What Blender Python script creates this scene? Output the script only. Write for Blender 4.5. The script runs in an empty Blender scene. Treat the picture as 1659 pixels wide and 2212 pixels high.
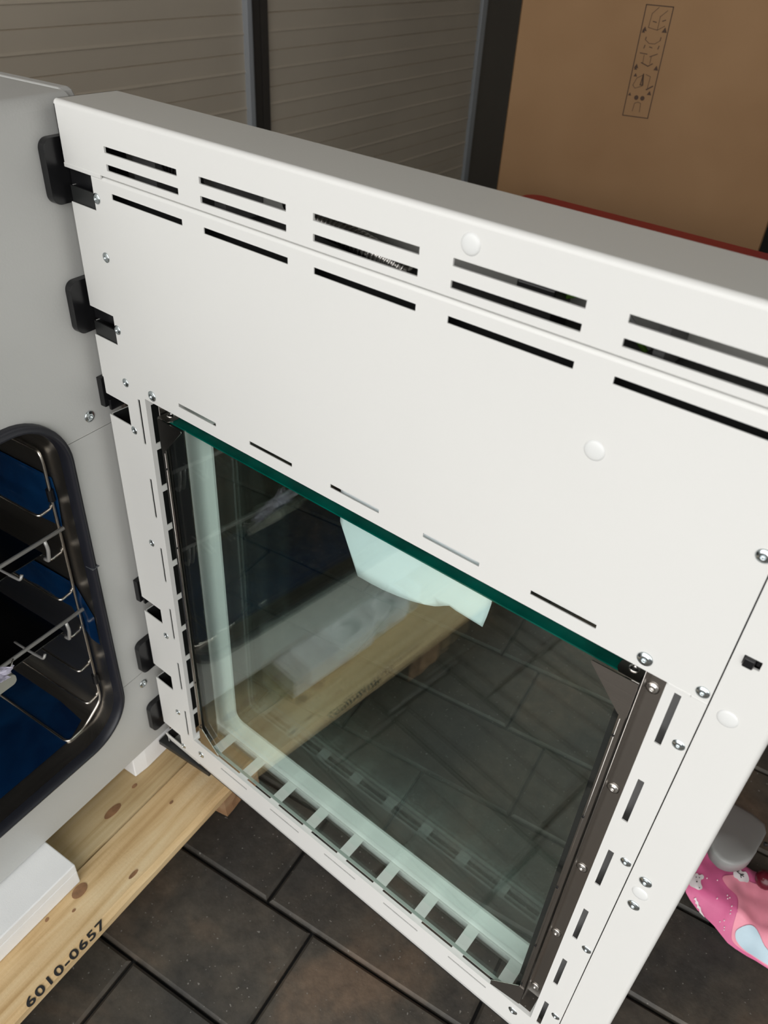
import bpy, bmesh, math, random
from mathutils import Vector, Matrix, noise
from mathutils.geometry import delaunay_2d_cdt
C = bpy.context.scene
COL = C.collection
random.seed(7)
S = 0.82            # metres per drawing unit
FZ = -1.54          # floor level in drawing units (door top edge = 0)
R = math.radians

# ------------------------------------------------------------------ camera
cam = bpy.data.cameras.new('camera')
cam.sensor_fit = 'VERTICAL'; cam.sensor_height = 36.0; cam.sensor_width = 27.0
cam.lens = 36.0 * 1713.22 / 2212.0
cam.clip_start = 0.02; cam.clip_end = 60
co = bpy.data.objects.new('camera', cam); COL.objects.link(co)
RX = Vector((0.77883, 0.62474, 0.05590)); RY = Vector((0.41279, -0.44341, -0.79560)); RZ = Vector((-0.47226, 0.64271, -0.60323))
m3 = Matrix((RX, -RY, -RZ)).transposed()
co.matrix_world = Matrix.Translation(Vector((1.01113 * S, -0.61488 * S, (0.21101 - FZ) * S))) @ m3.to_4x4()
cam.dof.use_dof = True; cam.dof.focus_distance = 0.95; cam.dof.aperture_fstop = 9.0
C.camera = co

# ------------------------------------------------------------------ world and daylight
w = bpy.data.worlds.new('overcast_sky'); C.world = w; w.use_nodes = True
bg = w.node_tree.nodes['Background']
bg.inputs[0].default_value = (1.0, 0.99, 0.972, 1); bg.inputs[1].default_value = 3.0
pl = bpy.data.lights.new('gate_opening', 'AREA'); pl.shape = 'RECTANGLE'; pl.size = 4.7; pl.size_y = 2.7
pl.cycles.is_portal = True
po = bpy.data.objects.new('gate_opening', pl); COL.objects.link(po)
po.location = (1.55, -1.27, 1.355); po.rotation_euler = (R(90), 0, 0)
C.view_settings.view_transform = 'Standard'; C.view_settings.look = 'None'
C.view_settings.gamma = 1; C.view_settings.use_curve_mapping = False
C.view_settings.exposure = 0.02
try:
    C.cycles.transparent_max_bounces = 24; C.cycles.max_bounces = 10; C.cycles.glossy_bounces = 6
    C.cycles.diffuse_bounces = 5; C.cycles.sample_clamp_indirect = 6.0
except Exception: pass

# ------------------------------------------------------------------ materials
def nodes(name):
    m = bpy.data.materials.new(name); m.use_nodes = True
    nt = m.node_tree; b = nt.nodes['Principled BSDF']
    return m, nt, b
def coords(nt, kind='Object'):
    return nt.nodes.new('ShaderNodeTexCoord').outputs[kind]
def noise_n(nt, vec, scale, detail=3, rough=.55, dist=0):
    n = nt.nodes.new('ShaderNodeTexNoise'); n.inputs['Scale'].default_value = scale
    n.inputs['Detail'].default_value = detail; n.inputs['Roughness'].default_value = rough
    n.inputs['Distortion'].default_value = dist
    nt.links.new(vec, n.inputs['Vector']); return n
def ramp(nt, fac, stops):
    r = nt.nodes.new('ShaderNodeValToRGB'); e = r.color_ramp.elements
    while len(e) < len(stops): e.new(.5)
    for k, (p, c) in enumerate(stops): e[k].position = p; e[k].color = (*c, 1)
    nt.links.new(fac, r.inputs[0]); return r
def bump(nt, b, h, strength, dist):
    bn = nt.nodes.new('ShaderNodeBump'); bn.inputs['Strength'].default_value = strength
    bn.inputs['Distance'].default_value = dist
    nt.links.new(h, bn.inputs['Height']); nt.links.new(bn.outputs[0], b.inputs['Normal']); return bn
def mat(name, col, rough=.5, metal=0., bscale=0, bstr=.2, bdist=.0005, var=0, vscale=6, spec=.5, coat=0):
    m, nt, b = nodes(name)
    b.inputs['Base Color'].default_value = (*col, 1); b.inputs['Roughness'].default_value = rough
    b.inputs['Metallic'].default_value = metal; b.inputs['Specular IOR Level'].default_value = spec
    if coat: b.inputs['Coat Weight'].default_value = coat
    tc = coords(nt)
    if var:
        n = noise_n(nt, tc, vscale, 4)
        lo = tuple(c * (1 - var) for c in col); hi = tuple(min(1, c * (1 + var)) for c in col)
        r = ramp(nt, n.outputs['Fac'], [(.3, lo), (.7, hi)]); nt.links.new(r.outputs[0], b.inputs['Base Color'])
    if bscale:
        n2 = noise_n(nt, tc, bscale, 2); bump(nt, b, n2.outputs['Fac'], bstr, bdist)
    return m
WHITE = mat('white_powder_coat', (.70, .70, .68), .42, bscale=900, bstr=.05, bdist=.0003, var=.012, vscale=3)
SHELL = mat('textured_grey_white_powder_coat', (.58, .575, .54), .38, bscale=330, bstr=.22, bdist=.0005, var=.015, vscale=3)
CABM = mat('textured_light_grey_powder_coat', (.50, .505, .49), .36, bscale=330, bstr=.22, bdist=.0005, var=.015, vscale=3)
CAPM = mat('grey_white_plastic', (.72, .73, .72), .35)
BLACK = mat('black_plastic', (.008, .008, .009), .3)
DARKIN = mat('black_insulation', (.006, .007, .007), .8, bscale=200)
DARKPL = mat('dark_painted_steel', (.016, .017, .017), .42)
GREYIN = mat('grey_galvanised_sheet', (.22, .22, .22), .45, .6, var=.15, vscale=8)
RUBBER = mat('black_rubber', (.012, .013, .019), .42, bscale=60, bstr=.1)
ZINC = mat('zinc_plated_steel', (.62, .68, .70), .22, 1.0, var=.1, vscale=300)
BARM = mat('satin_steel_bar', (.46, .455, .44), .42, .5)
INOX = mat('bright_steel', (.70, .68, .65), .2, 1.0, var=.06, vscale=80)
WIRE = mat('stainless_wire', (.68, .64, .58), .25, 1.0)
GREENE = mat('dark_green_glass_edge', (.0, .075, .054), .12, var=.5, vscale=14)
FOAM = mat('white_foam', (.86, .87, .875), .9, bscale=700, bstr=.35, bdist=.0006, var=.03, vscale=12)
PAPER = mat('white_paper', (.86, .91, .94), .75)
RED = mat('red_paint', (.33, .020, .020), .45)
DARKSTEEL = mat('dark_steel', (.03, .03, .032), .4, .6)
def brushed(name, col, rough):
    m, nt, b = nodes(name); b.inputs['Metallic'].default_value = 1.0
    b.inputs['Roughness'].default_value = rough; b.inputs['Base Color'].default_value = (*col, 1)
    mp = nt.nodes.new('ShaderNodeMapping'); mp.inputs['Scale'].default_value = (4, 4, 400)
    nt.links.new(coords(nt), mp.inputs[0]); n = noise_n(nt, mp.outputs[0], 3, 3)
    r = ramp(nt, n.outputs['Fac'], [(.3, tuple(c * .82 for c in col)), (.7, col)])
    nt.links.new(r.outputs[0], b.inputs['Base Color']); bump(nt, b, n.outputs['Fac'], .05, .0003)
    return m
SHELFM = brushed('shade_dark_shelf_steel', (.10, .098, .095), .25)  # steel darkened by colour to carry the shade of the chamber interior
STEEL = brushed('brushed_stainless_steel', (.56, .53, .50), .22)
LINER = brushed('chamber_stainless_steel', (.45, .425, .39), .34)
def film():
    m, nt, b = nodes('blue_protective_film')
    n = noise_n(nt, coords(nt), 9, 3, .5, 1.0)
    r = ramp(nt, n.outputs['Fac'], [(.35, (.002, .013, .045)), (.7, (.004, .032, .095))])
    nt.links.new(r.outputs[0], b.inputs['Base Color']); b.inputs['Roughness'].default_value = .16
    b.inputs['Specular IOR Level'].default_value = .6
    bump(nt, b, n.outputs['Fac'], .5, .006); return m
FILM = film()
def glass(name, tint):
    m = bpy.data.materials.new(name); m.use_nodes = True; nt = m.node_tree; nt.nodes.clear()
    out = nt.nodes.new('ShaderNodeOutputMaterial'); mx = nt.nodes.new('ShaderNodeMixShader')
    tr = nt.nodes.new('ShaderNodeBsdfTransparent'); tr.inputs[0].default_value = (*tint, 1)
    gl = nt.nodes.new('ShaderNodeBsdfGlossy'); gl.inputs['Roughness'].default_value = 0.0
    gl.inputs['Color'].default_value = (.95, 1, .98, 1)
    fr = nt.nodes.new('ShaderNodeFresnel'); ge = nt.nodes.new('ShaderNodeNewGeometry')
    ma = nt.nodes.new('ShaderNodeMath'); ma.operation = 'MULTIPLY_ADD'   # 1.52 outside, 1/1.52 inside: same reflectance both ways
    ma.inputs[1].default_value = 1 / 1.52 - 1.52; ma.inputs[2].default_value = 1.52
    nt.links.new(ge.outputs['Backfacing'], ma.inputs[0]); nt.links.new(ma.outputs[0], fr.inputs['IOR'])
    nt.links.new(fr.outputs[0], mx.inputs[0]); nt.links.new(tr.outputs[0], mx.inputs[1]); nt.links.new(gl.outputs[0], mx.inputs[2])
    nt.links.new(mx.outputs[0], out.inputs[0]); return m
GLASS = glass('clear_glass', (.96, .99, .98))
def wood(name, c0, c1, c2, ysc=5):
    m, nt, b = nodes(name)
    mp = nt.nodes.new('ShaderNodeMapping'); mp.inputs['Scale'].default_value = (26, 1.2, 26)
    nt.links.new(coords(nt), mp.inputs[0])
    n = noise_n(nt, mp.outputs[0], 1.6, 6, .6, .8)
    r = ramp(nt, n.outputs['Fac'], [(.28, c0), (.5, c1), (.72, c2)])
    n2 = noise_n(nt, coords(nt), 5, 2); mx = nt.nodes.new('ShaderNodeMixRGB'); mx.blend_type = 'MULTIPLY'; mx.inputs[0].default_value = .6
    r2 = ramp(nt, n2.outputs['Fac'], [(.35, (.72, .62, .48)), (.62, (1, 1, 1))])
    nt.links.new(r.outputs[0], mx.inputs[1]); nt.links.new(r2.outputs[0], mx.inputs[2])
    nt.links.new(mx.outputs[0], b.inputs['Base Color']); b.inputs['Roughness'].default_value = .62
    n3 = noise_n(nt, coords(nt), 240, 3); bump(nt, b, n3.outputs['Fac'], .35, .0012); return m
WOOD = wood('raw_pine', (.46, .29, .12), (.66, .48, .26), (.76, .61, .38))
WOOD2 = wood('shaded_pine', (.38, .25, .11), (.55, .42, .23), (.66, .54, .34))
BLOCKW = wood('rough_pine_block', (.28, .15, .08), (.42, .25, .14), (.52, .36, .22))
KNOT = mat('dark_wood_knot', (.24, .125, .06), .6, var=.3, vscale=60)
INK = mat('black_print_ink', (.006, .006, .007), .7)
def paver_mat():
    m, nt, b = nodes('dark_concrete_paver')
    geo = nt.nodes.new('ShaderNodeNewGeometry'); P = geo.outputs['Position']
    a = noise_n(nt, P, 3.2, 5, .6, .5); f = noise_n(nt, P, 30, 5, .7)
    r = ramp(nt, a.outputs['Fac'], [(.40, (.044, .042, .038)), (.54, (.075, .065, .052)), (.68, (.14, .10, .070))])
    mx = nt.nodes.new('ShaderNodeMixRGB'); mx.blend_type = 'MULTIPLY'; mx.inputs[0].default_value = .75
    r2 = ramp(nt, f.outputs['Fac'], [(.3, (.55, .55, .55)), (.7, (1.35, 1.32, 1.28))])
    nt.links.new(r.outputs[0], mx.inputs[1]); nt.links.new(r2.outputs[0], mx.inputs[2])
    sp = noise_n(nt, P, 170, 1); r3 = ramp(nt, sp.outputs['Fac'], [(.735, (0, 0, 0)), (.76, (1, 1, 1))])
    mx2 = nt.nodes.new('ShaderNodeMixRGB'); nt.links.new(r3.outputs[0], mx2.inputs[0])
    nt.links.new(mx.outputs[0], mx2.inputs[1]); mx2.inputs[2].default_value = (.22, .21, .19, 1)
    nt.links.new(mx2.outputs[0], b.inputs['Base Color']); b.inputs['Roughness'].default_value = .58
    n3 = noise_n(nt, P, 90, 4); bump(nt, b, n3.outputs['Fac'], .35, .002); return m
PAVER = paver_mat()
GROUND = mat('black_bedding_sand', (.006, .006, .006), .9)
WALLM = mat('beige_wall_panel', (.66, .59, .485), .5, var=.05, vscale=2)
POSTM = mat('blue_grey_aluminium', (.48, .52, .57), .4, .2)
GAPM = mat('dark_gap_shade', (.05, .045, .04), .5)
PLAIN = mat('grey_plaster', (.68, .65, .60), .9)
def card():
    m, nt, b = nodes('brown_cardboard')
    n = noise_n(nt, coords(nt), 3, 3); n2 = noise_n(nt, coords(nt), 160, 3)
    r = ramp(nt, n.outputs['Fac'], [(.3, (.245, .137, .060)), (.7, (.305, .18, .086))])
    nt.links.new(r.outputs[0], b.inputs['Base Color']); b.inputs['Roughness'].default_value = .8
    bump(nt, b, n2.outputs['Fac'], .1, .0006); return m
CARD = card()
CARDINK = mat('brown_box_print', (.062, .034, .020), .8)
def cloth(name, col, rough=.45):
    return mat(name, col, rough, bscale=500, bstr=.2, bdist=.0004, var=.06, vscale=20)
PINK = cloth('pink_fabric', (.72, .14, .32)); LPINK = cloth('light_pink_fabric', (.90, .32, .42))
BLUE = cloth('pale_blue_satin', (.50, .66, .76), .25); PRINT = cloth('white_print', (.85, .78, .80), .6)
BAGP = mat('lilac_grey_plastic_film', (.50, .48, .58), .25)
GREYP = mat('smooth_grey_plastic', (.30, .30, .295), .4)

# ------------------------------------------------------------------ builders (drawing units in, metres out)
def mk(name, vf, m, parent=None, loc=(0, 0, 0), rz=0.0, smooth=False, zb=0.0, bev=0):
    v, f = vf
    me = bpy.data.meshes.new(name)
    me.from_pydata([(p[0] * S, p[1] * S, (p[2] - zb) * S) for p in v], [], f)
    bm = bmesh.new(); bm.from_mesh(me)
    lv = [q for q in bm.verts if not q.link_faces]
    if lv: bmesh.ops.delete(bm, geom=lv, context='VERTS')
    bmesh.ops.recalc_face_normals(bm, faces=bm.faces[:]); bm.to_mesh(me); bm.free()
    if smooth:
        me.polygons.foreach_set('use_smooth', [True] * len(me.polygons))
    me.materials.append(m)
    o = bpy.data.objects.new(name, me); COL.objects.link(o)
    if parent is not None: o.parent = parent
    o.location = tuple(c * S for c in loc); o.rotation_euler = (0, 0, rz)
    if bev:
        b = o.modifiers.new('bevel', 'BEVEL'); b.width = bev * S; b.segments = 2; b.limit_method = 'ANGLE'; b.angle_limit = R(40)
    return o
def tag(o, label, cat, group=None):
    o['label'] = label; o['category'] = cat
    if group: o['group'] = group
    return o
def struct(o):
    o['kind'] = 'structure'; return o
def root(name, x, y, z, rz=0):
    o = bpy.data.objects.new(name, None); COL.objects.link(o); o.empty_display_size = .1
    o.location = (x * S, y * S, (z - FZ) * S); o.rotation_euler = (0, 0, rz); return o
def join(*parts):
    V, F = [], []
    for v, f in parts:
        n = len(V); V += list(v); F += [tuple(i + n for i in q) for q in f]
    return V, F
def box(x0, x1, y0, y1, z0, z1):
    v = [(x, y, z) for x in (x0, x1) for y in (y0, y1) for z in (z0, z1)]
    return v, [(0, 1, 3, 2), (4, 6, 7, 5), (0, 4, 5, 1), (2, 3, 7, 6), (0, 2, 6, 4), (1, 5, 7, 3)]
def inside(p, loop):
    x, y = p; c = False; j = len(loop) - 1
    for i in range(len(loop)):
        xi, yi = loop[i]; xj, yj = loop[j]
        if (yi > y) != (yj > y) and x < (xj - xi) * (y - yi) / (yj - yi) + xi: c = not c
        j = i
    return c
def tri(loops, pts=(), keep=None):
    vs, es = [], []
    for l in loops:
        n = len(vs); vs += [Vector(p) for p in l]
        es += [(n + i, n + (i + 1) % len(l)) for i in range(len(l))]
    vs += [Vector(p) for p in pts]
    ov, oe, of, *_ = delaunay_2d_cdt(vs, es, [], 0, 1e-7)
    ts = []
    for f in of:
        c = sum((ov[i] for i in f), Vector((0, 0))) / len(f)
        k = keep(c) if keep else sum(inside(c, l) for l in loops) % 2 == 1
        if k: ts.append(tuple(f))
    return [tuple(p) for p in ov], ts
AX = {'y': lambda u, v, w: (u, w, v), 'x': lambda u, v, w: (w, u, v), 'z': lambda u, v, w: (u, v, w)}
def prism(loops, w0, w1, ax='y', keep=None):
    vs, ts = tri(loops, (), keep); mp = AX[ax]; n = len(vs)
    V = [mp(u, v, w0) for u, v in vs] + [mp(u, v, w1) for u, v in vs]
    F = list(ts) + [tuple(i + n for i in reversed(t)) for t in ts]
    cnt = {}
    for t in ts:
        for i in range(len(t)):
            a, b = t[i], t[(i + 1) % len(t)]; cnt.setdefault((min(a, b), max(a, b)), []).append((a, b))
    for k, l in cnt.items():
        if len(l) == 1:
            a, b = l[0]; F.append((b, a, a + n, b + n))
    return V, F
def rect(x0, x1, z0, z1): return [(x0, z0), (x1, z0), (x1, z1), (x0, z1)]
def rr(x0, x1, z0, z1, r, n=8):
    o = []
    for cx, cz, a0 in ((x1 - r, z0 + r, -90), (x1 - r, z1 - r, 0), (x0 + r, z1 - r, 90), (x0 + r, z0 + r, 180)):
        for k in range(n + 1):
            a = R(a0 + 90 * k / n); o.append((cx + r * math.cos(a), cz + r * math.sin(a)))
    return o
def extr(prof, a0, a1, ax):     # open profile (2-D) swept along an axis
    n = len(prof); V = []
    for w_ in (a0, a1):
        for p, q in prof:
            V.append((w_, p, q) if ax == 'x' else (p, w_, q) if ax == 'y' else (p, q, w_))
    return V, [(i, i + 1, n + i + 1, n + i) for i in range(n - 1)]
def tube(path, r, seg=8, closed=False):
    P = [Vector(p) for p in path]; n = len(P); V = []; F = []; up = None
    for i in range(n):
        a = P[i - 1] if (i or closed) else P[i]; b = P[(i + 1) % n] if (i < n - 1 or closed) else P[i]
        t = (b - a).normalized()
        if up is None: up = t.orthogonal().normalized()
        up = (up - t * up.dot(t)).normalized(); s = t.cross(up)
        for k in range(seg):
            an = 2 * math.pi * k / seg; V.append(tuple(P[i] + (up * math.cos(an) + s * math.sin(an)) * r))
    for i in range(n if closed else n - 1):
        j = (i + 1) % n
        for k in range(seg):
            F.append((i * seg + k, i * seg + (k + 1) % seg, j * seg + (k + 1) % seg, j * seg + k))
    if not closed:
        F.append(tuple(range(seg))); F.append(tuple((n - 1) * seg + k for k in reversed(range(seg))))
    return V, F
def rnd_path(pts, r, n=4):      # polyline with rounded corners
    P = [Vector(p) for p in pts]; o = [tuple(P[0])]
    for i in range(1, len(P) - 1):
        a = (P[i - 1] - P[i]); b = (P[i + 1] - P[i]); q = min(r, a.length * .45, b.length * .45)
        A = P[i] + a.normalized() * q; B = P[i] + b.normalized() * q
        for k in range(n + 1):
            t = k / n; o.append(tuple(A * (1 - t) ** 2 + P[i] * 2 * t * (1 - t) + B * t * t))
    o.append(tuple(P[-1])); return o
def lathe(prof, seg=16, star=None):   # axis -y (towards the viewer of the door), prof = (radius, height)
    V, F = [], []
    for j, (r, h) in enumerate(prof):
        for k in range(seg):
            a = 2 * math.pi * k / seg; q = r * (.72 if star and j in star and k % 2 else 1)
            V.append((q * math.cos(a), -h, q * math.sin(a)))
    for j in range(len(prof) - 1):
        for k in range(seg):
            F.append((j * seg + k, j * seg + (k + 1) % seg, (j + 1) * seg + (k + 1) % seg, (j + 1) * seg + k))
    F.append(tuple(range(seg))); return V, F
def place(proto, parent, x, y, z, zb, sc=1.0, rot=None):
    o = bpy.data.objects.new(proto.name.split('.')[0], proto.data); COL.objects.link(o)
    o.parent = parent; o.location = (x * S, y * S, (z - zb) * S); o.scale = (sc, sc, sc)
    if rot: o.rotation_euler = rot
    return o
def inst(name, me, parent, loc, rot=(0, 0, 0), sc=(1, 1, 1)):
    o = bpy.data.objects.new(name, me); COL.objects.link(o); o.parent = parent
    o.location = loc; o.rotation_euler = rot; o.scale = sc; return o

# ================================================================== setting
# ---- floor of 2:1 pavers in offset rows
FA = R(8.1)
floor = mk('floor', box(-12, 14, -16, 6.6, -.05, -.016), GROUND); struct(floor)
ph, pw, pl_ = .2425, .2425, .491
def paver_mesh(k):
    g = .0035; b = .006; h = .0 - .0015 * (k % 3); j = .002 * (k - 2)
    x1, y1 = pl_ - g, pw - g
    v = [(g, g, -.04), (x1, g, -.04), (x1, y1, -.04), (g, y1, -.04), (g, g, h - b), (x1, g, h - b), (x1, y1, h - b), (g, y1, h - b),
         (g + b, g + b, h + j * .3), (x1 - b, g + b, h), (x1 - b, y1 - b, h - j * .3), (g + b, y1 - b, h)]
    f = [(8, 9, 10, 11)]
    for q in range(4):
        f += [(q, (q + 1) % 4, 4 + (q + 1) % 4, 4 + q), (4 + q, 4 + (q + 1) % 4, 8 + (q + 1) % 4, 8 + q)]
    o = mk('paver', (v, f), PAVER); me = o.data; bpy.data.objects.remove(o); return me
pms = [paver_mesh(k) for k in range(5)]
offs = {-2: .452, -1: .33, 0: .46, 1: .21, 2: .589, 3: .468}
ca, sa = math.cos(FA), math.sin(FA)
for k in range(-8, 16):
    off = offs.get(k, random.uniform(0, .49)); y0 = -.08 + (k + 1) * .2425
    for q in range(-4, 8):
        x0 = off + q * pl_
        cx, cy = x0 + .245, y0 + .12; wx, wy = cx * ca - cy * sa, cx * sa + cy * ca
        if not (-1.9 < wx < 2.8 and -1.6 < wy < 3.2): continue
        if y0 < -1.2 and wx < .2: continue
        inst('paver', random.choice(pms), floor, ((x0 * ca - y0 * sa) * S, (x0 * sa + y0 * ca) * S, -random.uniform(0, .0015)), (0, 0, FA))
# ---- ribbed panel wall on the left (runs back into the room)
WA = R(93.5); wn = Vector((math.sin(WA), -math.cos(WA)))     # wall normal
wall = bpy.data.objects.new('wall_left', None)
D0 = 2.0
def wallpart(name, vf, m, parent=None):
    # local: x = along the wall, y = out of the wall into the room (negative), z = height above floor
    o = mk(name, vf, m, parent); return o
wl = mk('wall_left', box(-1.5, 6.6, .02, .08, 0, 3.4), PLAIN, loc=(-wn.x * D0, -wn.y * D0, 0), rz=WA); struct(wl)
# local y axis after rotation by 93.5 points to -normal; out of the wall is negative y
def rib_profile(z0, z1):
    pr = []; z = z0; k = 0
    while z < z1:
        if k % 2 == 0: pr += [(0, z), (-.006, z + .002), (-.006, z + .0045), (0, z + .012)]
        else: pr += [(0, z), (.006, z + .003), (0, z + .006)]
        z += .0785; k += 1
    pr.append((0, z1)); return pr
RP = rib_profile(.0, 3.3)
for (a, b) in ((-1.5, .44), (.45, 2.45), (2.6, 4.655), (5.305, 6.55)):
    v, f = extr(RP, a, b, 'x'); n = len(RP)
    o = mk('wall_panel', (v, f), WALLM, wl); 
for a, b, d in ((2.448, 2.478, .03), (2.478, 2.50, .014)):
    mk('metal_profile', box(a, b, -d, .02, 0, 3.3), POSTM, wl, bev=.003)
mk('gap_shade_strip', join(box(2.505, 2.55, -.012, .02, 0, 3.3), box(2.555, 2.60, -.018, .02, 0, 3.3)), GAPM, wl)  # dark strips coloured as the shade of the gap beside the post
mk('metal_profile', box(4.655, 4.72, -.022, .02, 0, 3.3), POSTM, wl, bev=.004)
mk('gap_shade_strip', box(4.725, 5.3, -.004, .02, 0, 3.3), mat('brown_grey_gap_shade', (.15, .138, .12), .6), wl)  # strip with the shade of the gap beside the box put into its colour
struct(mk('wall_back', box(-3.4, 5.0, 6.4, 6.5, 0, 3.4), PLAIN))
struct(mk('wall_right', box(4.4, 4.5, -1.55, 6.5, 0, 3.4), PLAIN))
struct(mk('ceiling', box(-3.4, 5.0, -1.63, 6.5, 3.3, 3.4), PLAIN))
struct(mk('wall_front', join(box(-3.4, -1.0, -1.63, -1.55, 0, 3.3), box(4.3, 4.6, -1.63, -1.55, 0, 3.3)), PLAIN))

# ================================================================== pallet (thing)
OA = R(6.2)
PZT = -1.364
pal = root('wooden_pallet', -.02, 0, FZ, OA)
tag(pal, 'raw pine transport pallet stamped 6010-0657 under the grey-white chamber', 'pallet')
def plank(x0, x1, y0, y1, z0, z1, m, name='plank', seed=0, wane=.005):
    rnd = random.Random(seed); V = []; n = 24
    prof = [(x0, z0), (x0, z1 - .003), (x0 + .003, z1), (x1 - wane, z1), (x1, z1 - wane), (x1, z0)]
    for i in range(n + 1):
        y = y0 + (y1 - y0) * i / n
        for k, (x, z) in enumerate(prof):
            j = rnd.uniform(-.0016, .0016) if k in (3, 4) else 0
            V.append((x + j, y, z))
    q = len(prof); F = []
    for i in range(n):
        for k in range(q): F.append((i * q + k, i * q + (k + 1) % q, (i + 1) * q + (k + 1) % q, (i + 1) * q + k))
    F += [tuple(range(q)), tuple(n * q + k for k in range(q))]
    return mk(name, (V, F), m, pal, zb=FZ)
front = plank(.060, .184, -1.30, .155, PZT - .027, PZT, WOOD, seed=1, wane=.011)
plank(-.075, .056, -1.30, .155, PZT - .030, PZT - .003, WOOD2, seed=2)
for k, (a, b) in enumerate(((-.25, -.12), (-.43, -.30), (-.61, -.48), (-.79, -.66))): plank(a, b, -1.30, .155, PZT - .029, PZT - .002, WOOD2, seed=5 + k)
def block(x0, x1, y0, y1, seed):
    rnd = random.Random(seed); nx = ny = 5; nz = 4; V = []; F = []; idx = {}
    def vid(i, j, k):
        if (i, j, k) not in idx:
            e = .004 if k == 0 else .002
            idx[(i, j, k)] = len(V)
            V.append((x0 + (x1 - x0) * i / nx + rnd.uniform(-e, e), y0 + (y1 - y0) * j / ny + rnd.uniform(-e, e),
                      FZ + .001 + (PZT - .0585 - FZ) * k / nz + (rnd.uniform(0, .004) if k == 0 else 0)))
        return idx[(i, j, k)]
    for i in range(nx):
        for j in range(ny):
            for k in (0, nz): F.append((vid(i, j, k), vid(i + 1, j, k), vid(i + 1, j + 1, k), vid(i, j + 1, k)))
    for i in range(nx):
        for k in range(nz):
            for j in (0, ny): F.append((vid(i, j, k), vid(i + 1, j, k), vid(i + 1, j, k + 1), vid(i, j, k + 1)))
    for j in range(ny):
        for k in range(nz):
            for i in (0, nx): F.append((vid(i, j, k), vid(i, j + 1, k), vid(i, j + 1, k + 1), vid(i, j, k + 1)))
    return mk('block', (V, F), BLOCKW, pal, zb=FZ)
for x0 in (-.01, -.42, -.79):
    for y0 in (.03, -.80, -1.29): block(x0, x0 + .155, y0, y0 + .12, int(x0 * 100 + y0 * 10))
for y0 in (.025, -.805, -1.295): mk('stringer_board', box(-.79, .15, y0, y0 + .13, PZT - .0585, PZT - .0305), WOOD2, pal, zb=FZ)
def disc(x, y, z, rx, ry, rot=0, n=18, h=.0012):
    lo = [(x + rx * math.cos(2 * math.pi * k / n) * math.cos(rot) - ry * math.sin(2 * math.pi * k / n) * math.sin(rot),
           y + rx * math.cos(2 * math.pi * k / n) * math.sin(rot) + ry * math.sin(2 * math.pi * k / n) * math.cos(rot)) for k in range(n)]
    return prism([lo], z - .004, z + h, 'z')
mk('knot', disc(.0965, -.3275, PZT, .0115, .0175, .1), KNOT, pal, zb=FZ)
mk('knot', disc(.118, -.36, PZT, .0025, .004), KNOT, pal, zb=FZ); mk('knot', disc(.09, -.40, PZT, .003, .0045, .3), KNOT, pal, zb=FZ)
mk('knot', disc(.016, -.17, PZT - .003, .009, .022), KNOT, pal, zb=FZ); mk('knot', disc(.008, -.10, PZT - .003, .004, .007), KNOT, pal, zb=FZ)
mk('knot', disc(.105, -.085, PZT, .003, .005), KNOT, pal, zb=FZ)
mk('knot', disc(.158, -.245, PZT, .004, .012), KNOT, pal, zb=FZ)
fc = bpy.data.curves.new('stamp', 'FONT'); fc.body = '6010-0657'; fc.size = .0315 * S * 1.25; fc.extrude = .0004; fc.offset = .0006; fc.space_character = 1.12
fo = bpy.data.objects.new('stamp', fc); COL.objects.link(fo)
dg = bpy.context.evaluated_depsgraph_get(); me = bpy.data.meshes.new_from_object(fo.evaluated_get(dg))
bpy.data.objects.remove(fo); me.materials.clear(); me.materials.append(INK)
vx = [v.co.x for v in me.vertices]; vy = [v.co.y for v in me.vertices]
for v in me.vertices:      # size the print to the worn 45-degree front edge of the plank
    v.co.x = (v.co.x - min(vx)) / (max(vx) - min(vx)) * .176 * S; v.co.y = (v.co.y - min(vy)) / (max(vy) - min(vy)) * .0165 * S
st = inst('stamped_number', me, pal, (.1853 * S, -.5175 * S, (PZT - FZ - .0108) * S), (0, R(45), R(90)))
st.rotation_euler = Matrix(((0, -.7071, .7071), (1, 0, 0), (0, .7071, .7071))).to_euler()

# ================================================================== foam pads (things)
def foam_long():
    # plain block with a stepped end and two round recesses farther along (away from the door)
    z0, z1 = PZT + .0015, -1.300
    ch = [(-.16, -.314), (.083, -.314), (.083, -.50), (.083, -.60)]
    main = prism([[(-.16, -.62), (-.16, -.314), (.0835, -.314), (.0835, -.595), (.07, -.62)]], z0, z1, 'z')
    bm = bmesh.new()
    vs = [bm.verts.new(v) for v in main[0]]
    for f in main[1]:
        try: bm.faces.new([vs[i] for i in f])
        except ValueError: pass
    bm.free()
    return main
f1 = root('foam_pad', -.02, 0, PZT, OA); tag(f1, 'long white foam cushion under the chamber front, on the pallet plank at lower left', 'foam')
zf0, zf1 = PZT + .0012, -1.3005
def hole(cx, cy, rx, ry, n=20): return [(cx + rx * math.cos(2 * math.pi * k / n), cy + ry * math.sin(2 * math.pi * k / n)) for k in range(n)]
mk('cushion', join(prism([[(-.16, -.62), (-.16, -.3135), (.0835, -.3135), (.0835, -.585), (.055, -.62)], hole(.032, -.535, .032, .040)], zf1 - .022, zf1, 'z'),
                   prism([[(-.16, -.62), (-.16, -.3135), (.0835, -.3135), (.0835, -.585), (.055, -.62)]], zf0, zf1 - .022, 'z')), FOAM, f1, zb=PZT, bev=.0025)
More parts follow.
